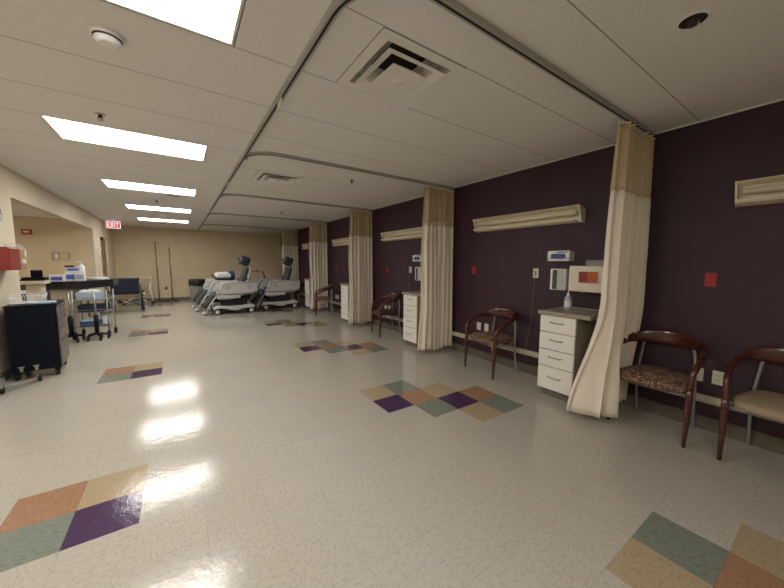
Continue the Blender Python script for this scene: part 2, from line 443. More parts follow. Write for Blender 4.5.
def diffuser():
    t = thing('ceiling_diffuser', '', 'air vent', group='square supply air diffusers in the ceiling')
    def ring(mb, a, za, b_, zb):
        o = [(-a, -a, za), (a, -a, za), (a, a, za), (-a, a, za)]; i = [(-b_, -b_, zb), (b_, -b_, zb), (b_, b_, zb), (-b_, b_, zb)]
        mb.add(o+i, [(k, (k+1) % 4, 4+(k+1) % 4, 4+k) for k in range(4)])
    f = MB(); ring(f, .300, -.004, .235, -.004); ring(f, .300, -.004, .300, .02); ring(f, .235, -.004, .225, .07); ring(f, .225, .07, .13, .085)
    f.build('frame', 'vent', t)
    f = MB(); ring(f, .212, -.022, .160, -.005); ring(f, .160, -.005, .125, .045); ring(f, .212, -.022, .212, -.019); ring(f, .212, -.019, .160, -.002); ring(f, .160, -.002, .125, .048)
    f.build('louver', 'vent', t)
    f = MB(); f.box(-.128, .128, -.128, .128, -.035, -.03); ring(f, .128, -.03, .11, -.015); f.lathe([(0, -.043), (.04, -.043), (.048, -.0355)], n=20); f.lathe([(0, -.046), (.008, -.046), (.01, -.043)], n=10)
    f.build('center_plate', 'vent', t)
    MB().box(-.135, .135, -.135, .135, .086, .10).build('duct', 'slot', t)
    return t
d0 = diffuser(); d0.location = (1.8288+.3048, -.3048, H); d0['label'] = 'large square ceiling diffuser nearest the viewer, inside the first bay'
dup(d0, (1.8288+.3048, 2.7432, H), 0, 'second square ceiling diffuser, inside the middle bay')
dup(d0, (1.8288+.3048, 7.0104, H), 0, 'farthest square ceiling diffuser, seen as a thin dark slot')

t = thing('smoke_detector', 'round white smoke detector near the largest ceiling light', 'smoke detector', (.645, .28, H))
MB().lathe([(0, -.008), (.075, -.008), (.075, 0)], n=28).build('base', 'white', t)
MB().lathe([(0, -.052), (.035, -.052), (.052, -.045), (.056, -.036)], n=28).lathe([(.0565, -.034), (.060, -.025), (.066, -.008)], n=28).build('cover', 'white', t)
MB().lathe([(.0555, -.034), (.0585, -.026)], n=28).lathe([(.058, -.030), (.0625, -.020)], n=28).build('vent_gap', 'slot', t)
t = thing('smoke_detector', 'small smoke detector between the third and fourth ceiling lights', 'smoke detector', (.63, 7.95, H))
MB().lathe([(0, -.05), (.05, -.045), (.065, -.015), (.07, 0)], n=20).build('cover', 'white', t)
def sprink():
    t = thing('sprinkler', '', 'sprinkler', group='ceiling fire sprinklers')
    MB().lathe([(0, -.008), (.012, -.006), (.034, -.004), (.036, .003), (0, .003)], n=24).build('escutcheon', 'nick', t)
    MB().cyl((0, 0, -.03), (0, 0, -.001), .011, n=10).tube([(-.012, 0, -.02), (-.014, 0, -.035), (0, 0, -.05)], .003, 6).tube([(.012, 0, -.02), (.014, 0, -.035), (0, 0, -.05)], .003, 6).build('nozzle', 'slot', t)
    MB().lathe([(0, -.053), (.02, -.052), (.022, -.050), (0, -.049)], n=16).build('deflector', 'nick', t)
    return t
s0 = sprink(); s0.location = (.426, 1.523, H); s0['label'] = 'dark fire sprinkler head just before the second ceiling light'
dup(s0, (3.05, 2.17, H), 0, 'small fire sprinkler head between the first two crosswise curtain tracks')
dup(s0, (3.0, 5.76, H), 0, 'tiny fire sprinkler head deep in the third bay')
dup(s0, (.6, 5.75, H), 0, 'fire sprinkler head between the third and fourth ceiling lights')
t = thing('sprinkler', 'black recessed round sprinkler in the ceiling at the top right', 'sprinkler', (3.063, -1.508, H))
MB().lathe([(.052, -.004), (.06, -.004), (.062, 0)], n=28).build('trim_ring', 'vent', t)
MB().lathe([(0, -.002), (.053, -.005)], n=28).build('cup', 'slot', t)
MB().lathe([(0, -.03), (.018, -.028), (.02, -.004)], n=16).build('nozzle', 'dk', t)
MB().box(.015, .022, -.02, .0, -.02, -.005).build('frame_arm', 'white', t)
t = thing('vent_sensor', 'small dark grille in the ceiling beside the third ceiling light', 'vent', (.88, 5.08, H))
MB().box(-.09, .09, -.05, .05, -.006, -.0005).build('grille', 'grey2', t)

# curtain tracks (C-channel)
def track(name, pts, label, n=1):
    t = thing(name, label, 'curtain track', (0, 0, 0), group='ceiling mounted curtain tracks')
    pts = [Vector(p) for p in pts]
    for nm, w_, z0, z1, m_ in (('channel', .020, -.030, -.001, 'track'), ('slot', .006, -.0325, -.0295, 'slot')):
        L_ = []
        for i, p in enumerate(pts):
            d_ = (pts[min(i+1, len(pts)-1)]-pts[max(i-1, 0)]).normalized(); s_ = Vector((-d_.y, d_.x, 0))*w_
            L_.append([(p-s_)+Vector((0, 0, z0)), (p+s_)+Vector((0, 0, z0)), (p+s_)+Vector((0, 0, z1)), (p-s_)+Vector((0, 0, z1))])
        mb = MB(); vs = [q for r in L_ for q in r]; fs = [(0, 1, 2, 3), tuple(len(vs)-4+k for k in (3, 2, 1, 0))]
        for i in range(len(L_)-1):
            for k in range(4): fs.append((4*i+k, 4*i+(k+1) % 4, 4*i+4+(k+1) % 4, 4*i+4+k))
        mb.add(vs, fs); mb.build(nm, m_, t)
    return t
XT = 1.57; R_ = .34
def arc(yb): return [(XT+R_-R_*math.cos(a), yb+R_-R_*math.sin(a), H) for a in [k*PI/2/10 for k in range(11)]]
CY = [-.91, 1.63, 4.18, 6.78, 9.5]
track('curtain_track', [(XT, YF-.02, H)]+[(XT, y, H) for y in (9, 6, 3, 1)]+arc(CY[0])+[(3, CY[0], H), (W-.03, CY[0], H)], 'long ceiling curtain track running the length of the room and curving into the nearest bay')
for k, o_ in ((1, 'second'), (2, 'third'), (3, 'fourth')):
    a = arc(CY[k]); a[0] = (XT+.026, a[0][1], H); a[1] = (a[1][0]+.02, a[1][1], H)
    track('curtain_track', a+[(3, CY[k], H), (W-.03, CY[k], H)], o_+' nearest crosswise ceiling curtain track, ending at the '+o_+' nearest curtain')
track('curtain_track', [(XT+.026, 9.84, H)]+arc(9.5)[2:]+[(3, 9.5, H), (W-.03, 9.5, H)], 'farthest crosswise ceiling curtain track, nearest the tan wall')
def clip(y, l):
    m_ = MB(); m_.prism([(-.07, -.028), (-.035, -.075), (.07, -.085), (.045, -.028)], 1, -.0015, .0015)
    o = m_.build('track_tag', 'ivory'); o.location = (XT-.004, y, H); tag(o, l, 'tag', 'tags on the long curtain track'); o.rotation_euler = (0, 0, PI/2)
    return o
clip(.39, 'near white tag hanging on the long curtain track'); clip(3.29, 'far white tag on the long curtain track past the first crossing')
# exit sign
t = thing('exit_sign', 'lit EXIT sign hanging from the ceiling beside the far door', 'exit sign', (-.60, 10.0, 0))
MB().box(-.16, .16, -.02, .02, 2.36, 2.565).build('housing', 'signw', t, .008)
MB().box(-.148, .148, -.024, -.021, 2.375, 2.55).build('face', 'signr', t)
MB().cyl((0, 0, 2.565), (0, 0, H), .012).box(-.05, .05, -.02, .02, H-.012, H-.001).build('mount', 'white', t)
L_ = MB(); y0, y1 = -.028, -.0245
def seg(xa, za, xb, zb, w_=.016):
    d_ = Vector((xb-xa, zb-za)).normalized(); n_ = Vector((-d_.y, d_.x))*w_/2
    L_.prism([(xa-n_.x, za-n_.y), (xb-n_.x, zb-n_.y), (xb+n_.x, zb+n_.y), (xa+n_.x, za+n_.y)], 1, y0, y1)
zb, zt = 2.40, 2.525
seg(-.118, zb, -.118, zt); [seg(-.118, z, -.072, z) for z in (zb+.008, (zb+zt)/2, zt-.008)]
seg(-.055, zb, .0, zt); seg(-.055, zt, .0, zb); seg(.028, zb, .028, zt); seg(.088, zb, .088, zt); seg(.055, zt-.008, .122, zt-.008)
L_.build('lettering', 'signw', t)

# ------------------------------------------------------------------ curtains
def curtain(y0, xa, xb, seed, folds, label, flare=0., push=0.):
    rnd = random.Random(seed); t = thing('privacy_curtain', label, 'curtain', ((xa+xb)/2, y0, 0), group='bunched cubicle curtains')
    cx_ = (xa+xb)/2; n = folds*16; ph = [rnd.uniform(-.5, .5) for _ in range(folds*2+3)]; am_ = [rnd.uniform(.6, 1.15) for _ in range(folds*2+3)]
    def P(s, z):
        u = s*folds; k = int(u*2); a = (1-z/2.6)
        fr = u*2-k; m0 = am_[min(k, len(am_)-1)]; m1 = am_[min(k+1, len(am_)-1)]
        A = (.033+.032*a)*(m0+(m1-m0)*fr)
        yy = A*math.sin(2*PI*u+ph[2]*a*.6) + .010*math.sin(3.1*s*4+ph[0]*6+z*.9)
        xx = xa+s*(xb-xa)+.010*math.sin(4*PI*u+ph[1])*(.4+a)
        lw = max(0, 1-z/1.15); lw = lw*lw*(3-2*lw); g_ = min(1, max(0, (s-.22)/.25)); yy += push*lw*g_ - .055*lw*math.sin(PI*min(1, s/.4))*(push > .05)
        if s < .35:
            q = 1-s/.35; q = q*q*(3-2*q)
            xx -= (.03+flare*.2)*q*lw; yy += flare*q**3*lw
            xx += .018*q*math.sin(z*3.0)
        return (xx-cx_, yy, z)
    def sheet(za, zb, rows, name, m_, hem=False):
        mb = MB(); vs = []
        for j in range(rows+1):
            for i in range(n+1):
                s = i/n; z = za+(zb-za)*j/rows
                if hem and j == 0: z += .015*math.sin(s*9)
                vs.append(P(s, z))
        fs = [(j*(n+1)+i, j*(n+1)+i+1, (j+1)*(n+1)+i+1, (j+1)*(n+1)+i) for j in range(rows) for i in range(n)]
        mb.add(vs, fs, True); o = mb.build(name, m_, t); so = o.modifiers.new('thickness', 'SOLIDIFY'); so.thickness = .003
        return o
    sheet(.05, 2.02, 26, 'curtain_panel', 'curt', True)
    sheet(2.02, H-.055, 10, 'mesh_header', 'curtm')
    for k in range(folds*2):
        p = P((k+.5)/(folds*2), H-.07); hb = MB()
        if 1: hb.tube([(p[0], p[1], H-.06), (p[0], p[1]*.5, H-.055), (p[0], 0, H-.045), (p[0], 0, H-.034)], .0035, 6); hb.build('hook', 'white', t)
    rb = MB(); pts = [P(i/n, H-.06) for i in range(0, n+1, 2)]; rb.tube(pts, .007, 6); rb.build('heading_tape', 'curt', t)
    return t
curtain(CY[0], 3.89, 4.572, 11, 7, 'largest cream curtain with tan mesh top, beside the patterned chair', .22, .10)
curtain(CY[1], 3.955, 4.572, 5, 7, 'second nearest cream curtain, in front of the cabinet behind it', .02)
curtain(CY[2], 4.0, 4.572, 8, 7, 'third nearest cream curtain, left of the maroon chair with dark seat', .0)
curtain(CY[3], 4.02, 4.56, 21, 6, 'fourth nearest cream curtain, beside the small far chair', .0)
curtain(CY[4], 3.97, 4.56, 17, 6, 'farthest cream curtain, behind the stretcher chairs')

# ------------------------------------------------------------------ over-bed wall lights
def walllight(cover=True):
    t = thing('wall_light', '', 'wall light', group='long cream wall lights above the bays')
    # local: wall at x=0, room is -x, length 1.24 along y (centred), z 0 at the bottom
    h = .72
    MB().prism([(0, .0), (-.05, .0), (-.05, .155), (0, .155)], 1, -h, h).build('housing', 'cream', t, .002)
    f = MB(); f.prism([(-.05, .155), (-.05, .148), (-.145, .170), (-.148, .176)], 1, -h-.004, h+.004)
    f.prism([(-.05, .0), (-.13, .012), (-.15, .032), (-.15, .040), (-.125, .026), (-.05, .012)], 1, -h+.03, h-.004); f.build('reflector', 'cream', t, .001)
    for s in (-1, 1):
        MB().prism([(-.0, -.002), (-.055, -.002), (-.09, .03), (-.150, .178), (-.05, .158), (0, .158)], 1, s*h, s*(h+.012)).build('end_cap', 'cream', t, .002)
    f = MB(); f.sweep([(-.095, -h+.03, .10), (-.095, h-.03, .10)], [(.022, .022)]*2, 12); f.build('lamp_tube', 'lens', t)
    MB().box(-.06, -.05, h-.14, h-.02, .04, .13).build('ballast_cover', 'lens', t, .002)
    return t
WL = [(.37, 'cream wall light centred above the patterned chair and cabinet of the second bay'), (-2.22, 'cream wall light at the right edge of the photo'),
      (2.89, 'cream wall light partly hidden by the second nearest curtain'), (5.45, 'cream wall light partly hidden by the third nearest curtain'), (8.05, 'farthest cream wall light, small, beside the fourth curtain')]
w0 = walllight(); w0.location = (W, WL[0][0], 1.868); w0['label'] = WL[0][1]
for y, l in WL[1:]: dup(w0, (W, y, 1.87), 0, l)

# ------------------------------------------------------------------ wall plates
def plate(kind):
    g = {'red': 'red emergency outlets on the purple wall', 'ivory': 'ivory wall outlets along the purple wall'}[kind]
    t = thing('wall_outlet', '', 'outlet', group=g)
    MB().box(-.007, 0, -.036, .036, -.058, .058).build('cover_plate', kind, t, .003)
    for z in (-.021, .021):
        f = MB(); f.box(-.0095, -.007, -.016, .016, z-.014, z+.014); o = f.build('socket', kind, t, .003)
        q = MB(); q.box(-.0102, -.0094, -.008, -.005, z-.006, z+.006); q.box(-.0102, -.0094, .005, .008, z-.006, z+.006); q.build('slots', 'reddk' if kind == 'red' else 'dk', o)
    return t
rp = plate('red'); rp.location = (W, 1.17, 1.315); rp['label'] = 'red outlet on the purple wall left of the patterned chair in the second bay'
for y, z, l in ((-1.385, 1.29, 'red outlet on the purple wall between the two right-hand chairs'), (3.55, 1.27, 'red outlet on the purple wall of the third bay'), (6.2, 1.27, 'tiny red outlet on the purple wall of the fourth bay')): dup(rp, (W, y, z), 0, l)
ip = plate('ivory'); ip.location = (W, 1.045, .482); ip['label'] = 'left of two ivory outlets behind the patterned chair of the second bay'
for y, z, l in ((.905, .482, 'right of two ivory outlets behind the patterned chair of the second bay'), (-1.365, .472, 'ivory outlet just behind the nearer patterned chair leg at right'), (-1.49, .474, 'ivory outlet between the two chairs at right'),
                (3.62, .45, 'left of two ivory outlets in the third bay'), (3.48, .45, 'right of two ivory outlets in the third bay'), (6.22, .45, 'left of two small ivory outlets in the fourth bay'), (6.08, .45, 'right of two small ivory outlets in the fourth bay')): dup(ip, (W, y, z), 0, l)
ws = thing('wall_switch', 'ivory call socket plate on the purple wall with a cord hanging from it, second bay', 'wall plate', (W, .178, 1.30), group='call socket plates with hanging cords')
MB().box(-.007, 0, -.036, .036, -.058, .058).build('cover_plate', 'ivory', ws, .003)
MB().box(-.011, -.007, -.012, .012, -.03, .03).build('socket', 'grey2', ws, .002)
MB().tube(spline([(-.012, 0, -.02), (-.02, 0, -.06), (-.012, .01, -.3), (-.010, .03, -.6), (-.04, .06, -.92), (-.035, .07, -1.0)]), .0028, 6).build('cord', 'vinyl', ws)
dup(ws, (W, 2.75, 1.29), 0, 'ivory call socket plate with a hanging cord in the third bay')

# dispensers
def glovebox():
    t = thing('glove_dispenser', '', 'glove dispenser', group='wall mounted glove box holders')
    MB().box(-.09, -.006, -.125, .125, 0, .115).build('glove_box', 'white', t, .004)
    f = MB(); f.sweep([(-.0905, -.055, .055), (-.0925, -.055, .055)], [(.03, .03)]*2, 20)
    f = MB(); pts = [(-.0915, .055+.032*math.sin(a) if a < PI else -.055+.032*math.sin(a), .052+.030*math.cos(a)) for a in [k*2*PI/24 for k in range(24)]]
    f.add(pts, [tuple(range(24))]); f.build('oval_print', 'blue', t)
    MB().box(-.0912, -.0902, -.10, .02, .092, .104).build('print_band', 'blue', t)
    w_ = MB(); w_.tube([(0, -.14, .03), (-.1, -.14, .03), (-.1, .14, .03), (0, .14, .03)], .003, 6); w_.tube([(0, -.14, .085), (-.1, -.14, .085)], .003, 6); w_.tube([(0, .14, .085), (-.1, .14, .085)], .003, 6)
    w_.box(-.006, 0, -.14, .14, -.004, .10); w_.tube([(0, -.14, -.004), (-.1, -.14, -.004), (-.1, .14, -.004), (0, .14, -.004)], .003, 6)
    w_.build('wire_holder', 'steel', t); return t
g0 = glovebox(); g0.location = (W+.002, -.135, 1.45); g0['label'] = 'glove box with blue oval in a wire holder above the nearest cabinet'
dup(g0, (W+.002, 2.45, 1.45), 0, 'glove box in a holder half hidden by the second nearest curtain')
def towel():
    t = thing('mask_dispenser', '', 'dispenser', group='white wall dispensers with dark inserts')
    f = MB(); f.box(-.075, 0, -.09, .09, 0, .245); f.build('case', 'white', t, .008)
    MB().box(-.078, -.0755, .006, .06, .008, .232).build('insert', 'tissue', t, .002)
    MB().box(-.082, -.0755, -.075, .002, .008, .237).build('cover', 'grey', t, .004)
    return t
p0 = towel(); p0.location = (W+.002, -.135, 1.115); p0['label'] = 'tall white wall dispenser with a dark insert beside the sharps container'
dup(p0, (W+.002, 2.43, 1.10), 0, 'white wall dispenser half hidden by the second nearest curtain')
t = thing('sharps_container', 'cream wall sharps container with amber window above the nearest cabinet', 'sharps container', (W+.002, -.47, 1.12))
f = MB(); f.box(-.15, 0, -.185, .175, .0, .275); f.build('cabinet', 'creamp', t, .012)
f = MB(); f.box(-.156, -.1505, -.13, .075, .09, .225); f.build('window_frame', 'ivory', t, .004)
f = MB(); f.box(-.160, -.1562, -.118, .065, .10, .215); f.build('window', 'amber', t, .003)
f = MB(); f.box(-.1615, -.1602, -.02, .062, .10, .21); f.build('liner', 'ruby', t)
MB().box(-.13, -.02, -.16, .02, .2755, .335).build('clear_lid', 'clear', t, .006)
MB().cyl((-.08, .05, -.015), (-.08, .05, 0), .015).build('lock', 'nick', t)

# ------------------------------------------------------------------ bedside cabinets
def cabinet():
    t = thing('drawer_cabinet', '', 'cabinet', group='bedside drawer cabinets')
    # local origin: wall side, local y 0 at the far end of the drawers; extends toward -y; front at x=-.49
    MB().box(-.49, -.012, -.365, 0, .09, .885).build('body', 'carc', t, .002)
    MB().box(-.45, -.04, -.345, -.02, 0, .09).build('toe_kick', 'toe', t)
    zs = [(.095, .335), (.343, .515), (.523, .70), (.708, .88)]
    for a, b_ in zs:
        dr = MB().box(-.512, -.4905, -.363, -.002, a, b_).build('drawer', 'lamw', t, .003)
        zc = (a+b_)/2+.02
        MB().tube(spline([(-.512, -.245, zc), (-.535, -.24, zc), (-.540, -.18, zc), (-.535, -.125, zc), (-.512, -.12, zc)], 4), .005, 8).build('handle', 'nick', dr)
    MB().box(-.53, -.012, -.50, .02, .887, .925).build('countertop', 'ctop', t, .003)
    MB().box(-.025, -.012, -.50, .02, .925, .93).build('caulk', 'ivory', t)
    return t
c0 = cabinet(); c0.location = (W, -.21, 0); c0['label'] = 'white four drawer cabinet left of the largest curtain'
dup(c0, (W, 2.27, 0), 0, 'white four drawer cabinet beside the second nearest curtain')
dup(c0, (W, 4.80, 0), 0, 'white four drawer cabinet beside the third nearest curtain')
dup(c0, (W, 7.4, 0), 0, 'far white drawer cabinet peeking out beside the fourth curtain')
t = thing('spray_bottle', 'pale blue plastic bottle standing on the nearest drawer cabinet', 'bottle', (W-.22, -.34, .9255))
MB().lathe([(0, 0), (.030, 0), (.034, .006), (.034, .11), (.028, .135), (.014, .15)], n=20).build('bottle_body', 'lblue', t)
MB().lathe([(.036, .03), (.0352, .03), (.0352, .095), (.034, .095)], n=20).build('bottle_label', 'white', t)
MB().lathe([(.015, .148), (.016, .165), (.008, .17), (.005, .205), (0, .206)], n=14).build('cap', 'white', t)

# ------------------------------------------------------------------ armchairs
def armchair(seatmat):
    t = thing('armchair', '', 'chair', group='bentwood armchairs along the purple wall')
    # local: front = -x, width along y, origin at floor centre
    pts = [(-.225, -.265, .46), (-.222, -.268, .535), (-.195, -.275, .605), (-.10, -.282, .66), (.02, -.272, .70), (.135, -.225, .735), (.195, -.125, .752), (.215, 0, .757),
           (.195, .125, .752), (.135, .225, .735), (.02, .272, .70), (-.10, .282, .66), (-.195, .275, .605), (-.222, .268, .535), (-.225, .265, .46)]
    rr = [(.0195, .021), (.0195, .021), (.0195, .022), (.019, .023), (.017, .028), (.013, .046), (.012, .060), (.012, .064), (.012, .060), (.013, .046), (.017, .028), (.019, .023), (.0195, .022), (.0195, .021), (.0195, .021)]
    P_ = spline(pts, 5); R2 = lerps(rr, 5)
    # custom sweep keeping the wide axis vertical
    mb = MB(); rings = []; n = 12
    for i, p in enumerate(P_):
        tg = (P_[min(i+1, len(P_)-1)]-P_[max(i-1, 0)]).normalized()
        out = Vector((p.x*.6-.02, p.y, 0)).normalized() if i else Vector((0, p.y, 0)).normalized()
        h_ = tg.cross(Vector((0, 0, 1)))
        if h_.length < .5:
            h_ = Vector((0, -1 if p.y < 0 else -1, 0)); h_ = Vector((0, 1, 0))
            h_ = tg.cross(Vector((1, 0, 0))) if abs(tg.z) > .5 else h_
            if rings and h_.dot(prev) < 0: h_ = -h_
        h_.normalize()
        if rings and h_.dot(prev) < 0: h_ = -h_
        prev = h_; v_ = tg.cross(h_).normalized()
        ra, rb = R2[i]
        rings.append([p+h_*(ra*math.cos(2*PI*k/n))+v_*(rb*math.sin(2*PI*k/n)) for k in range(n)])
    vs = [v for r in rings for v in r]
    fs = [(i*n+k, i*n+(k+1) % n, (i+1)*n+(k+1) % n, (i+1)*n+k) for i in range(len(rings)-1) for k in range(n)]
    mb.add(vs, fs, True); mb.add(rings[0], [tuple(range(n))]); mb.add(rings[-1], [tuple(range(n))]); mb.build('bentwood_arm_back', 'wood', t)
    for s in (-1, 1):
        MB().sweep([(-.238, s*.262, 0), (-.23, s*.264, .2), (-.225, s*.265, .40), (-.225, s*.265, .47)], [(.0125, .0125), (.019, .019), (.0225, .0225), (.0215, .0225)], 12).build('front_leg', 'wood', t)
        MB().sweep(spline([(.232, s*.205, 0), (.20, s*.205, .14), (.178, s*.205, .32), (.178, s*.20, .45), (.192, s*.185, .62), (.178, s*.165, .752)], 4), [(.0115, .0115)]*21, 10).build('rear_leg', 'steel', t)
    f = MB(); f.tube([(-.215, -.255, .40), (.17, -.2, .385)], .011).tube([(-.215, .255, .40), (.17, .2, .385)], .011).tube([(-.215, -.25, .40), (-.215, .25, .40)], .011).tube([(.175, -.205, .39), (.175, .205, .39)], .010)
    f.build('seat_frame', 'steel', t)
    # seat: crowned pad, narrower at the rear
    sb = MB(); nn = 40; vs = []
    prof = [(0, .418), (.9, .410), (1.0, .425), (1.0, .45), (.96, .470), (.85, .482), (.5, .492), (0, .497)]
    for r, z in prof:
        for k in range(nn):
            a = 2*PI*k/nn
            c_, s_ = math.cos(a), math.sin(a)
            x = .235*math.copysign(abs(c_)**.5, c_)*r; y = (.235-.03*(x/.235))*math.copysign(abs(s_)**.5, s_)*r
            vs.append((x-.02, y, z+(-.012 if x < -.15 and r > .8 else 0)))
    fs = [(i*nn+k, i*nn+(k+1) % nn, (i+1)*nn+(k+1) % nn, (i+1)*nn+k) for i in range(len(prof)-1) for k in range(nn)]
    sb.add(vs, fs, True); sb.build('seat', seatmat, t)
    return t
a0 = armchair('fab'); a0.location = (4.30, .56, 0); a0.rotation_euler = (0, 0, -.14); a0['label'] = 'dark red bentwood armchair with patterned seat in the second bay, left of the cabinet'
dup(a0, (4.325, -1.165, 0), -.02, 'bentwood armchair with patterned seat half behind the largest curtain at right')
a2 = armchair('maroon'); a2.location = (4.30, 3.13, 0); a2.rotation_euler = (0, 0, -.24); a2['label'] = 'bentwood armchair with dark seat in the third bay, left of the second nearest curtain'
dup(a0, (4.17, 6.08, 0), -.3, 'small far bentwood armchair right of the fourth curtain')
dup(a0, (4.3, 8.3, 0), -.2, 'farthest dark bentwood armchair, behind the right stretcher chair')
a1 = armchair('vinyl'); a1.location = (4.32, -1.89, 0); a1.rotation_euler = (0, 0, -.05); a1['label'] = 'bentwood armchair with plain beige seat at the right edge of the photo'

# ------------------------------------------------------------------ stretcher chairs (far)
def stretcher(upright=True, pale=False):
    t = thing('stretcher_chair', '', 'stretcher chair', group='procedure stretcher chairs parked in a row')
    # local: feet towards -x, near side -y, origin under the middle of the base (wheelbase +-.42)
    for i, (sx, sy) in enumerate(((-1, -1), (1, -1), (-1, 1), (1, 1))):
        cs = MB(); x, y = sx*.42, sy*.29
        cs.lathe([(0, -.022), (.07, -.022), (.078, -.012), (.078, .012), (.07, .022), (0, .022)], (x, y, .078), 18, axis=1)
        c_ = cs.build('caster', 'blackm', t)
        MB().lathe([(0, -.028), (.052, -.026), (.055, -.022)], (x, y, .078), 16, axis=1).lathe([(0, .028), (.052, .026), (.055, .022)], (x, y, .078), 16, axis=1).build('hub_cap', 'grey', c_)
    b_ = MB(); b_.prism([(-.52, .13), (-.50, .21), (-.44, .245), (-.1, .225), (.12, .225), (.42, .265), (.50, .23), (.53, .15), (.40, .15), (.2, .14), (.08, .10), (-.06, .10), (-.2, .15), (-.36, .17)], 1, -.32, .32)
    b_.build('base_shroud', 'grey', t, .02)
    MB().box(-.30, .34, -.20, .20, .245, .44).prism([(-.45, .10), (-.4, .15), (.45, .15), (.5, .10)], 1, -.27, .27).build('lift_column', 'blackm', t, .01)
    u = MB(); u.prism([(-.42, .44), (-.46, .50), (-.44, .58), (.50, .60), (.50, .52), (.12, .50), (.04, .43), (-.1, .40), (-.34, .40)], 1, -.30, .30); u.build('seat_pan', 'grey2', t, .012)
    for s in (-1, 1):
        r = MB(); r.prism([(-.40, .555), (-.43, .60), (-.30, .86), (-.24, .885), (.56, .885), (.585, .86), (.585, .64), (.54, .60), (.2, .565)], 1, s*.345, s*.37)
        ro = r.build('side_rail', 'grey', t, .01)
        q = MB(); q.tube([(-.38, s*.378, .60), (-.28, s*.378, .84), (-.22, s*.378, .865), (.52, s*.378, .865)], .014, 8); q.build('grip_tube', 'grey', ro)
        for x in (-.16, .38): MB().lathe([(.03, 0), (.036, s*.006), (.045, s*.006), (.05, 0)], (x, s*.371, .74), 18, axis=1).build('button_ring', 'grey2', ro)
        MB().box(-.42, .15, s*.30, s*.345, .435, .53).box(-.3, .5, s*.33, s*.372, .575, .59).build('rail_bracket', 'grey', t, .008)
    MB().superpad(.04, 0, .63, .42, .28, .05).build('seat_cushion', 'pad', t)
    # foot section, folded down
    R = Matrix.Rotation(-.98, 3, 'Y')
    def at(x, z): return Vector((x, 0, z))
    ft = MB(); c_ = Vector((-.57, 0, .40)); ft.superpad(c_.x, c_.y, c_.z, .25, .26, .06, rot=R); ft.build('foot_cushion', 'pad', t)
    fr = MB()
    for s in (-1, 1): fr.tube([(-.40, s*.28, .55), (-.58, s*.28, .30), (-.70, s*.28, .05)], .016, 8); 
    fr.tube([(-.70, -.28, .05), (-.70, .28, .05)], .016, 8); fr.tube([(-.40, -.28, .55), (-.40, .28, .55)], .016, 8); fr.box(-.75, -.66, -.2, .2, .03, .045)
    fr.build('foot_frame', 'grey', t)
    if upright:
        bk = MB(); bk.prism([(.10, .66), (.24, 1.02), (.32, 1.24), (.37, 1.28), (.40, 1.24), (.33, .98), (.28, .72)], 1, -.24, .24); bk.build('backrest', 'pad', t, .03)
        MB().sweep(spline([(.30, -.25, .70), (.36, -.25, .90), (.44, -.25, 1.22), (.40, -.24, 1.31)], 4), [(.014, .02)]*13, 8).sweep(spline([(.30, .25, .70), (.36, .25, .90), (.44, .25, 1.22), (.40, .24, 1.31)], 4), [(.014, .02)]*13, 8).box(.38, .44, -.05, .05, 1.1, 1.36).build('back_frame', 'grey', t)
        hd = thing_part('headrest', t)
        R3 = Matrix.Rotation(.45, 3, 'Y')
        MB().superpad(.33, 0, 1.45, .13, .15, .135, rot=R3).build('head_pad', 'padb', hd)
        MB().tube([(.24+.14*math.cos(a)+.10, .175*math.sin(a), 1.45+.10*math.sin(a*2)*.2+.04*math.cos(a)) for a in [k*2*PI/20 for k in range(21)]], .022, 8).build('head_ring', 'blackm', hd)
        MB().cyl((.28, -.05, 1.52), (.26, -.05, 1.56), .02).cyl((.40, -.10, 1.50), (.45, -.13, 1.55), .016).cyl((.22, .1, 1.50), (.18, .12, 1.53), .016).cyl((.42, 0, 1.33), (.46, 0, 1.38), .02).build('knobs', 'blackm', hd)
    else:
        MB().superpad(.40, 0, .72, .33, .27, .05).build('backrest', 'pad', t)
    return t
def thing_part(name, parent):
    o = bpy.data.objects.new(name, None); C.objects.link(o); o.parent = parent; return o
s0 = stretcher(True); s0.location = (2.12, 7.72, 0); s0['label'] = 'front left grey stretcher chair with raised back and dark headrest'
dup(s0, (3.41, 7.98, 0), 0, 'front right grey stretcher chair with raised back, beside the far curtain')
f0 = stretcher(False); f0.location = (1.98, 8.60, 0); f0['label'] = 'lowered grey stretcher chair just behind the front left one'
dup(f0, (1.93, 9.42, 0), 0, 'rearmost lowered grey stretcher chair at left')
dup(f0, (3.30, 8.92, 0), 0, 'lowered grey stretcher chair behind the front right one')
t = thing('linen_tray', 'black tray of folded white linens on the stretcher chair behind', 'tray', (2.0, 8.6, .887))
MB().prism([(-.20, 0), (-.33, .17), (-.31, .17), (-.19, .015), (.21, .015), (.27, .10), (.29, .10), (.22, 0)], 1, -.365, .365).build('tray', 'black', t)
MB().superpad(-.02, 0, .13, .22, .17, .10).build('linens', 'paper', t); MB().superpad(.20, 0, .15, .10, .15, .12).build('blue_pack', 'blueb', t)
t = thing('folded_blanket', 'small folded maroon blanket between the two stretcher chairs', 'blanket', (2.56, 8.6, .775)); MB().superpad(0, 0, .09, .16, .16, .085).build('blanket', 'maroon', t)
t = thing('side_tray', 'small grey tray table on an arm over the rear right stretcher chair', 'tray table', (3.1, 8.92, 0))
MB().box(-.24, .14, -.15, .15, 1.10, 1.125).build('tray_top', 'grey2', t, .006); MB().tube([(.1, 0, .8), (.14, 0, .95), (.08, 0, 1.10)], .02, 8).build('arm', 'pad', t); MB().cyl((-.1, 0, 1.125), (-.1, 0, 1.17), .03).build('cup', 'pad', t)

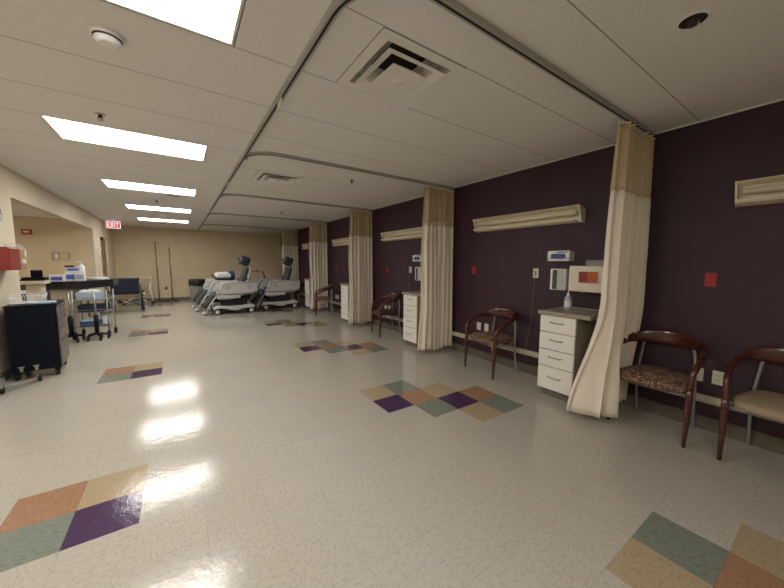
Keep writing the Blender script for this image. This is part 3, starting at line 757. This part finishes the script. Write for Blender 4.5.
# ------------------------------------------------------------------ far wall things
def ivpole(h, hooks, lean, x, y, label, hk=0):
    t = thing('iv_pole', label, 'iv pole', (x, y, 0), group='iv poles against the tan wall')
    MB().cyl((0, 0, .06), (lean*.5, 0, h*.55), .017, n=10).build('lower_pole', 'bronze', t)
    MB().cyl((lean*.5, 0, h*.5), (lean, 0, h), .012, n=10).cyl((lean*.5, 0, h*.53), (lean*.5, 0, h*.57), .02).build('upper_pole', 'bronze', t)
    for k in range(5):
        a = 2*PI*k/5+.3; x_, y_ = .16*math.cos(a), .16*math.sin(a)
        lg = MB(); lg.tube([(0, 0, .085), (x_*.9, y_*.9, .065), (x_, y_, .06)], .011, 8); l_ = lg.build('leg', 'bronze', t)
        MB().lathe([(0, -.012), (.026, -.010), (.026, .010), (0, .012)], (x_, y_, .0265), 12, axis=1).build('caster', 'blackm', l_)
    if hooks:
        hm = MB()
        for s in (-1, 1): hm.tube([(lean, 0, h), (lean+s*.07, 0, h+.0), (lean+s*.10, 0, h-.035), (lean+s*.125, 0, h-.01)], .006, 6)
        hm.tube([(lean, -.05, h-.01), (lean, 0, h), (lean, .05, h-.01)], .006, 6); hm.build('hooks', 'bronze', t)
    else: MB().ball((lean, 0, h), .018, .018, .03, 10, 6).build('hooks', 'bronze', t)
    return t
ivpole(2.08, True, -.02, .28, 11.6, 'taller left iv pole with hooks, against the tan wall')
ivpole(1.90, False, -.02, .66, 11.6, 'shorter right iv pole without hooks, against the tan wall')
op = dup(ip, (.48, YF, .46), -PI/2, 'ivory outlet low on the tan wall between the iv poles'); op['group'] = 'outlets on the tan wall'
t = thing('trash_can', 'grey trash can with a black liner against the tan wall', 'trash can', (1.42, 11.6, 0))
MB().prism([(-.2, 0), (.2, 0), (.235, .74), (-.235, .74)], 1, -.2, .2).build('bin_body', 'bin', t, .01)
f = MB(); n = 36; vs = []
for z, g, wv in ((.55, .245, .02), (.62, .255, .015), (.74, .262, .01), (.77, .255, .006), (.775, .24, .0), (.70, .2, 0)):
    for k in range(n):
        a = 2*PI*k/n; c_, s_ = math.cos(a), math.sin(a); g2 = g+wv*math.sin(7*a+z*9)
        vs.append((g2*math.copysign(abs(c_)**.3, c_), (g2-.03)*math.copysign(abs(s_)**.3, s_), z+wv*math.sin(5*a)))
f.add(vs, [(i*n+k, i*n+(k+1) % n, (i+1)*n+(k+1) % n, (i+1)*n+k) for i in range(5) for k in range(n)], True); f.build('liner', 'bag', t)

t = thing('overbed_table', 'beige topped overbed table standing behind the wheelchair', 'overbed table', (-.35, 11.3, 0))
MB().box(-.50, .46, -.2, .2, .875, .90).build('table_top', 'walll', t, .005)
MB().sweep([(.44, 0, .87), (.30+.1, 0, .45), (.46, 0, .12)], [(.02, .03)]*3, 8).box(.36, .44, -.03, .03, .84, .875).build('support_column', 'creamp', t)
f = MB(); f.tube([(.46, -.18, .09), (.46, .18, .09)], .018, 8).tube([(.46, -.18, .09), (-.3, -.18, .09)], .014, 8).tube([(.46, .18, .09), (-.3, .18, .09)], .014, 8).tube([(.44, .0, .86), (.52, .0, .3), (.52, 0, .1)], .012, 8); f.build('base', 'steel', t)
for x, y in ((.46, -.18), (.46, .18), (-.3, -.18), (-.3, .18)): MB().lathe([(0, -.014), (.036, -.012), (.036, .012), (0, .014)], (x, y, .0365), 14, axis=1).cyl((x, y, .04), (x, y, .09), .01).build('caster', 'blackm', t)

# wheelchair seen from behind
t = thing('wheelchair', 'folding wheelchair with navy back, seen from behind near the far door', 'wheelchair', (-.37, 9.30, 0), 0)
t.scale = (1.14, 1, 1.02)
bk = MB(); n = 10; vs = []
for j in range(7):
    for i in range(n+1):
        x = -.27+.54*i/n; vs.append((x, .03*math.sin(PI*i/n)+.0, .50+.44*j/6-.012*math.sin(PI*i/n)*(j == 0)))
bk.add(vs, [(j*(n+1)+i, j*(n+1)+i+1, (j+1)*(n+1)+i+1, (j+1)*(n+1)+i) for j in range(6) for i in range(n)], True)
o = bk.build('back_upholstery', 'navy', t); so = o.modifiers.new('t', 'SOLIDIFY'); so.thickness = .012
MB().box(-.25, .25, .03, .43, .49, .505).build('seat', 'navy', t, .003)
MB().tube([(-.25, .02, .12), (.25, .05, .44)], .012, 8).build('cross_brace', 'chrome', t); MB().tube([(.25, .05, .12), (-.25, .02, .44)], .012, 8).build('cross_brace', 'chrome', t)
for s in (-1, 1):
    f = MB(); f.tube(spline([(s*.27, -.12, .93), (s*.27, -.02, .955), (s*.27, .02, .90), (s*.27, .02, .12), (s*.27, .06, .10), (s*.27, .45, .10)], 4), .012, 8); f.tube([(s*.27, .02, .50), (s*.27, .46, .50), (s*.27, .48, .10)], .012, 8); f.tube([(s*.27, .02, .70), (s*.27, .36, .70), (s*.27, .38, .5)], .012, 8)
    f.build('side_frame', 'chrome', t); MB().cyl((s*.27, -.17, .925), (s*.27, -.08, .94), .018).build('hand_grip', 'blackm', t)
    MB().box(s*.27-.025, s*.27+.025, .08, .34, .705, .73).build('armrest', 'blackm', t, .005)
    cw = Vector((s*.33, .08, .305)); ring = lambda r, x: [(x, cw.y+r*math.cos(a), cw.z+r*math.sin(a)) for a in [k*2*PI/28 for k in range(29)]]
    wh = MB().tube(ring(.285, cw.x), .018, 8).build('rear_wheel', 'blackm', t)
    sp = MB(); sp.tube(ring(.262, cw.x+s*.03), .008, 6); sp.tube(ring(.265, cw.x), .008, 6)
    for k in range(12): a = 2*PI*k/12; sp.tube([tuple(cw), (cw.x, cw.y+.26*math.cos(a), cw.z+.26*math.sin(a))], .0025, 4)
    sp.cyl((cw.x-.03, cw.y, cw.z), (cw.x+.03, cw.y, cw.z), .02); sp.build('hand_rim', 'chrome', wh)
    MB().lathe([(0, -.015), (.09, -.013), (.09, .013), (0, .015)], (s*.27, .45, .0905), 18, axis=0).build('front_caster', 'blackm', t)
    MB().box(s*.15-.07, s*.15+.07, .54, .70, .09, .10).tube([(s*.24, .47, .4), (s*.2, .58, .1)], .01, 6).build('footrest', 'chrome', t)

# ------------------------------------------------------------------ nurse station in the alcove
t = thing('nurse_station_desk', 'black topped nurse station counter carrying glove boxes and papers', 'counter', (0, 0, 0))
MB().prism([(-1.08, 6.0), (-.62, 5.92), (-.25, 6.62), (-.25, 7.3), (-1.08, 7.3)], 2, .90, 1.045).build('worktop', 'counter', t, .006)
MB().box(-1.05, -.78, 6.08, 7.2, 0, .899).build('base_cabinet', 'walll', t, .004)
t = thing('station_pedestal', 'beige pedestal with square cap beside the black counter', 'pedestal', (-1.10, 5.62, 0))
MB().box(-.09, .09, -.1, .1, 0, 1.03).build('column', 'walll', t, .004); MB().box(-.15, .14, -.16, .16, 1.03, 1.085).build('cap', 'walll', t, .006)
t = thing('desk_monitor', 'small black monitor standing on the beige pedestal', 'monitor', (-1.09, 5.62, 1.0855))
MB().box(-.14, .125, -.1, .1, 0, .055).build('base', 'black', t, .004); MB().box(-.05, .085, -.03, .0, .056, .175).build('screen', 'black', t, .005)
t = thing('back_counter', 'dark recessed counter along the alcove wall', 'counter', (-2.0, 8.6, 0))
MB().box(-.9, .95, -.28, .34, 0, 1.0).build('cabinet', 'dkwood', t, .005); MB().box(-.92, .97, -.31, .34, 1.0, 1.04).build('worktop', 'rail', t, .004)
MB().box(-.08, .1, -.30, -.285, .68, .76).build('notice', 'paper', t)
# items on the black counter
def carton(name, label, x, y, z, sx, sy, sz, m1, m2, rz=0, group=None):
    t = thing(name, label, 'box', (x, y, z), rz, group)
    MB().box(-sx, sx, -sy, sy, 0, sz).build('carton', m1, t, .003)
    MB().box(-sx*.8, sx*.8, -sy-.0015, -sy-.0002, sz*.15, sz*.65).build('print', m2, t)
    MB().sweep([(-sx*.4, 0, sz+.0005), (-sx*.4, 0, sz+.0015)], [(sx*.3, sx*.3)]*2, 12).build('opening', 'dk', t)
    return t
zt_ = 1.0455; gi = 'glove boxes piled on the black counter'
carton('glove_box', 'blue printed glove box at the left front of the counter pile', -.93, 6.06, zt_, .095, .05, .13, 'paper', 'violet', -.15, gi)
carton('glove_box', 'white glove box in the middle of the counter pile', -.80, 6.22, zt_, .065, .05, .18, 'paper', 'violet', .1, gi)
carton('glove_box', 'pale glove box at the right of the counter pile', -.66, 6.20, zt_, .065, .06, .18, 'paper', 'lblue', .0, gi)
carton('glove_box', 'small white box lying on top of the counter pile', -.75, 6.22, zt_+.183, .085, .05, .07, 'lblue', 'violet', .05, gi)
t = thing('marker_box', 'small dark red item on top of the glove boxes', 'box', (-.80, 6.22, zt_+.254)); MB().box(-.06, .06, -.03, .03, 0, .035).build('case', 'maroon', t, .004)
t = thing('pump_bottle', 'white pump bottle rising above the glove boxes', 'bottle', (-.66, 6.33, zt_))
MB().lathe([(0, 0), (.045, 0), (.048, .01), (.048, .26), (.03, .29), (.015, .305)], n=18).build('bottle_body', 'paper', t)
MB().cyl((0, 0, .30), (0, 0, .355), .008).tube([(0, 0, .355), (-.03, -.01, .36), (-.055, -.02, .35)], .009, 8).build('pump', 'paper', t)
t = thing('paper_stack', 'loose stack of papers at the right of the black counter', 'papers', (-.48, 6.62, zt_))
for k in range(4):
    MB().box(-.15, .15, -.11, .11, k*.011, k*.011+.010).build('sheet_stack', 'paper', t, .001, Matrix.Rotation((k-1.5)*.14, 4, 'Z'))

# supply cart under the counter edge
t = thing('supply_cart', 'grey wire supply cart with blue bins beside the black counter', 'cart', (-.46, 5.95, 0), -.15)
for x in (-.24, .24):
    for y in (-.17, .17):
        MB().cyl((x, y, .10), (x, y, .88), .012, n=8).build('post', 'steel', t)
        c_ = MB().lathe([(0, -.016), (.045, -.014), (.045, .014), (0, .016)], (x, y, .0455), 16, axis=0); c_.box(x-.022, x+.022, y-.02, y+.02, .06, .11); c_.build('caster', 'blackm', t)
for z in (.20, .47, .70):
    f = MB(); f.box(-.245, .245, -.175, .175, z, z+.012); f.tube([(-.24, -.18, z+.05), (.24, -.18, z+.05)], .005, 6); f.build('shelf', 'steel', t)
def bin_(name, label, x, y, z, sx, sy, sz, m_, fill):
    b_ = thing(name, label, 'bin', (x, y, z), -.15, 'bins on the supply cart')
    f = MB(); f.prism([(-sx, 0), (sx, 0), (sx*1.08, sz), (-sx*1.08, sz)], 1, -sy, sy); f.build('bin_body', m_, b_, .004)
    if fill: MB().superpad(0, 0, sz+.012, sx*.9, sy*.8, .03).build('contents', fill, b_)
bin_('storage_bin', 'blue bin heaped with white packets on the cart top shelf', -.50, 5.93, .713, .15, .13, .13, 'lblue', 'paper')
bin_('storage_bin', 'dark blue bin on the cart middle shelf', -.46, 5.92, .483, .18, .13, .13, 'navy', None)
bin_('storage_bin', 'blue bin on the cart bottom shelf', -.50, 5.92, .213, .13, .13, .09, 'blueb', 'lblue')
t = thing('plastic_bag', 'crumpled white plastic bag at the right of the cart bottom shelf', 'bag', (-.30, 5.87, .213)); MB().superpad(0, 0, .09, .05, .09, .09, e=.8).build('bag', 'paper', t)
def stand(x, y, label, rz):
    t = thing('pole_stand', label, 'stand', (x, y, 0), rz, 'black based pole stands in front of the supply cart')
    MB().cyl((0, 0, .42), (0, 0, .88), .016, n=10).build('pole', 'steel', t); MB().cyl((0, 0, .09), (0, 0, .45), .032, n=14).build('sleeve', 'black', t)
    for k in range(5):
        a = 2*PI*k/5; x_, y_ = .15*math.cos(a), .15*math.sin(a)
        l_ = MB().sweep([(0, 0, .12), (x_*.6, y_*.6, .10), (x_, y_, .085)], [(.03, .022), (.025, .018), (.016, .014)], 8).build('leg', 'black', t)
        MB().lathe([(0, -.018), (.038, -.016), (.038, .016), (0, .018)], (x_, y_, .0385), 14, axis=0).build('caster', 'blackm', l_)
stand(-.72, 5.58, 'left black based pole stand before the supply cart', .35); stand(-.385, 5.56, 'right black based pole stand before the supply cart', .1)

# black drawer cart
t = thing('drawer_cart', 'black wheeled cart with grey drawers at the left edge', 'cart', (-.605, 3.67, 0), .1)
hx, hy = .205, .31
MB().box(-hx, hx, -hy, hy, .10, .875).build('body', 'black', t, .008); MB().box(-hx-.01, hx+.012, -hy-.01, hy+.01, .876, .893).build('top', 'black', t, .006)
MB().box(hx-.0, hx+.004, -hy, hy, .10, .125).build('bumper', 'drawer', t)
for a, b_ in ((.13, .44), (.45, .60), (.61, .69), (.70, .77), (.78, .86)):
    d_ = MB().box(hx+.001, hx+.014, -hy+.02, hy-.04, a, b_).build('drawer', 'drawer', t, .002)
    MB().box(hx+.014, hx+.026, -hy+.03, hy-.05, b_-.014, b_-.002).build('pull', 'chrome', d_, .002)
MB().cyl((hx+.014, hy-.10, .80), (hx+.02, hy-.10, .80), .012).build('lock', 'chrome', t)
for x in (-.165, .165):
    for y in (-.25, .25):
        MB().lathe([(0, -.018), (.046, -.016), (.046, .016), (0, .018)], (x, y, .0465), 16, axis=0).box(x-.024, x+.024, y-.02, y+.02, .07, .10).build('caster', 'blackm', t)
for x in (-.12, .0): MB().prism([(x-.03, .17), (x+.03, .17), (x+.015, .155), (x+.012, .11), (x-.012, .11), (x-.015, .155)], 1, -hy-.012, -hy-.0005).build('bracket', 'steel', t)
# blue packet and wire basket on it
t = thing('supply_packet', 'pale blue and white packet lying on the black drawer cart', 'packet', (-.50, 3.44, .894), .08)
MB().superpad(0, 0, .018, .125, .045, .018).build('wrapper', 'lblue', t); MB().superpad(-.07, 0, .022, .05, .04, .018).build('towel', 'paper', t)
t = thing('wire_basket', 'white wire basket standing on the black drawer cart', 'basket', (-.655, 3.70, .894), .1)
f = MB(); x0, x1, y0, y1 = -.14, .10, -.17, .17
def rect(z, g): return [(x0-g, y0-g, z), (x1+g, y0-g, z), (x1+g, y1+g, z), (x0-g, y1+g, z), (x0-g, y0-g, z)]
f.tube(rect(.10, .02), .004, 6); f.build('rim', 'paper', t)
f = MB(); f.tube(rect(.004, 0), .0025, 5); f.tube(rect(.05, .01), .002, 5)
for k in range(13):
    u = k/12; x = x0+(x1-x0)*u; f.tube([(x0-.02+(x1-x0+.04)*u, y0-.02, .10), (x, y0, .004), (x, y1, .004), (x0-.02+(x1-x0+.04)*u, y1+.02, .10)], .0018, 4)
for k in range(15):
    u = k/14; y = y0+(y1-y0)*u; f.tube([(x0-.02, y0-.02+(y1-y0+.04)*u, .10), (x0, y, .004), (x1, y, .004), (x1+.02, y0-.02+(y1-y0+.04)*u, .10)], .0018, 4)
f.build('wire_grid', 'paper', t)
# chrome rolling stand at the very edge
t = thing('rolling_stand', 'chrome wheeled stand at the left edge in front of the black cart', 'stand', (-.69, 3.03, 0))
f = MB(); f.tube([(-.05, -.10, .08), (-.07, -.08, 1.0)], .014, 10); f.build('upright', 'chrome', t)
f = MB(); f.tube(spline([(-.04, -.10, .075), (.05, -.02, .055), (.12, .06, .06), (.16, .20, .075)], 5), .006, 8).tube([(-.04, -.10, .06), (.16, .20, .055)], .006, 8).box(-.07, -.02, -.13, -.06, .05, .16); f.build('base', 'steel', t)
for x, y in ((-.03, -.11), (.165, .21)): MB().lathe([(0, -.014), (.034, -.012), (.034, .012), (0, .014)], (x, y, .0345), 14, axis=0).cyl((x, y, .04), (x, y, .085), .009).build('caster', 'blackm', t)

# ------------------------------------------------------------------ left column things
t = thing('wall_dispenser', 'round fronted white dispenser high on the left column', 'dispenser', (XL, 3.62, 1.86))
MB().box(.0, .05, -.11, .11, .0, .2).build('backplate', 'white', t, .01)
MB().lathe([(0, .075), (.05, .072), (.085, .058), (.09, .05)], (0, 0, .10), 24, axis=0).build('dial', 'grey', t)
MB().lathe([(.09, .05), (.092, .06), (.098, .06), (.10, .05)], (0, 0, .10), 24, axis=0).build('bezel', 'steel', t)
MB().box(.076, .080, -.004, .004, .10, .16).box(.076, .080, .0, .05, .096, .104).build('pointer', 'dk', t)
t = thing('hook_rail', 'small white hook on the left column above the red container', 'hook', (XL, 3.68, 1.77)); MB().box(0, .012, -.06, .06, -.012, .02).tube([(.01, .02, -.005), (.04, .02, -.02), (.045, .02, .01)], .006, 6).build('hook', 'white', t, .002)
t = thing('sharps_container', 'red and tan wall sharps container on the left column', 'sharps container', (XL-.002, 3.54, 1.30))
MB().box(0, .19, -.18, .12, 0, .27).build('red_bin', 'ruby', t, .015)
MB().box(0.02, .188, .121, .30, .01, .26).build('tan_bin', 'tanp', t, .012)
MB().prism([(0, .272), (.20, .272), (.14, .325), (0, .335)], 1, -.19, .30).build('clear_lid', 'clear', t, .006)
MB().box(0, .015, -.2, .32, -.02, .3).build('bracket', 'grey', t, .003)
MB().box(.189, .196, .14, .26, .08, .13).box(.189, .197, .24, .285, .16, .24).build('latch', 'ivory', t, .002)
# alcove wall things
t = thing('fire_alarm', 'red fire alarm high on the alcove wall', 'fire alarm', (-2.02, 8.95, 2.03))
MB().box(-.085, .085, -.045, 0, 0, .12).build('body', 'red', t, .008); MB().box(-.05, .05, -.06, -.0455, .045, .085).build('strobe', 'paper', t, .004)
t = thing('wall_frame', 'small beige framed panel on the alcove wall', 'wall panel', (-1.47, 8.95, 1.44))
f = MB(); f.box(-.17, -.16, -.02, 0, 0, .19); f.box(.12, .13, -.02, 0, 0, .19); f.box(-.17, .13, -.02, 0, .18, .19); f.box(-.17, .13, -.02, 0, 0, .01); f.box(-.055, -.045, -.02, 0, 0, .19); f.build('frame', 'carc', t)
MB().box(-.12, -.07, -.012, -.001, .05, .14).build('thermostat', 'white', t, .003)
t = thing('wall_phone', 'small white wall unit left of the far door', 'wall unit', (XL, 9.42, 1.58)); MB().box(0, .05, -.06, .06, 0, .2).build('case', 'white', t, .006); MB().box(.05, .055, .01, .045, .02, .10).build('keypad', 'dk', t)

# ------------------------------------------------------------------ camera
f, yaw, pitch, roll = 314.03, .595, .0974, .0063
cy_, sy_ = math.cos(yaw), math.sin(yaw); cp, sp_ = math.cos(pitch), math.sin(pitch)
fw = Vector((sy_*cp, cy_*cp, -sp_)); r = Vector((cy_, -sy_, 0)); up = r.cross(fw)
R1 = r*math.cos(roll)+up*math.sin(roll); U1 = -r*math.sin(roll)+up*math.cos(roll)
cam = bpy.data.cameras.new('camera'); cam.sensor_width = 36; cam.lens = f/784*36; cam.clip_start = .02
co = bpy.data.objects.new('camera', cam); C.objects.link(co)
mx = Matrix(((R1.x, U1.x, -fw.x, .9011), (R1.y, U1.y, -fw.y, -2.0674), (R1.z, U1.z, -fw.z, 1.4104), (0, 0, 0, 1)))
co.matrix_world = mx
S.camera = co

wd = bpy.data.worlds.new('world'); S.world = wd; wd.use_nodes = True
wd.node_tree.nodes['Background'].inputs[0].default_value = (.02, .02, .02, 1)
S.view_settings.view_transform = 'Standard'; S.view_settings.look = 'None'; S.view_settings.gamma = 1; S.view_settings.use_curve_mapping = False
S.view_settings.exposure = 0.0
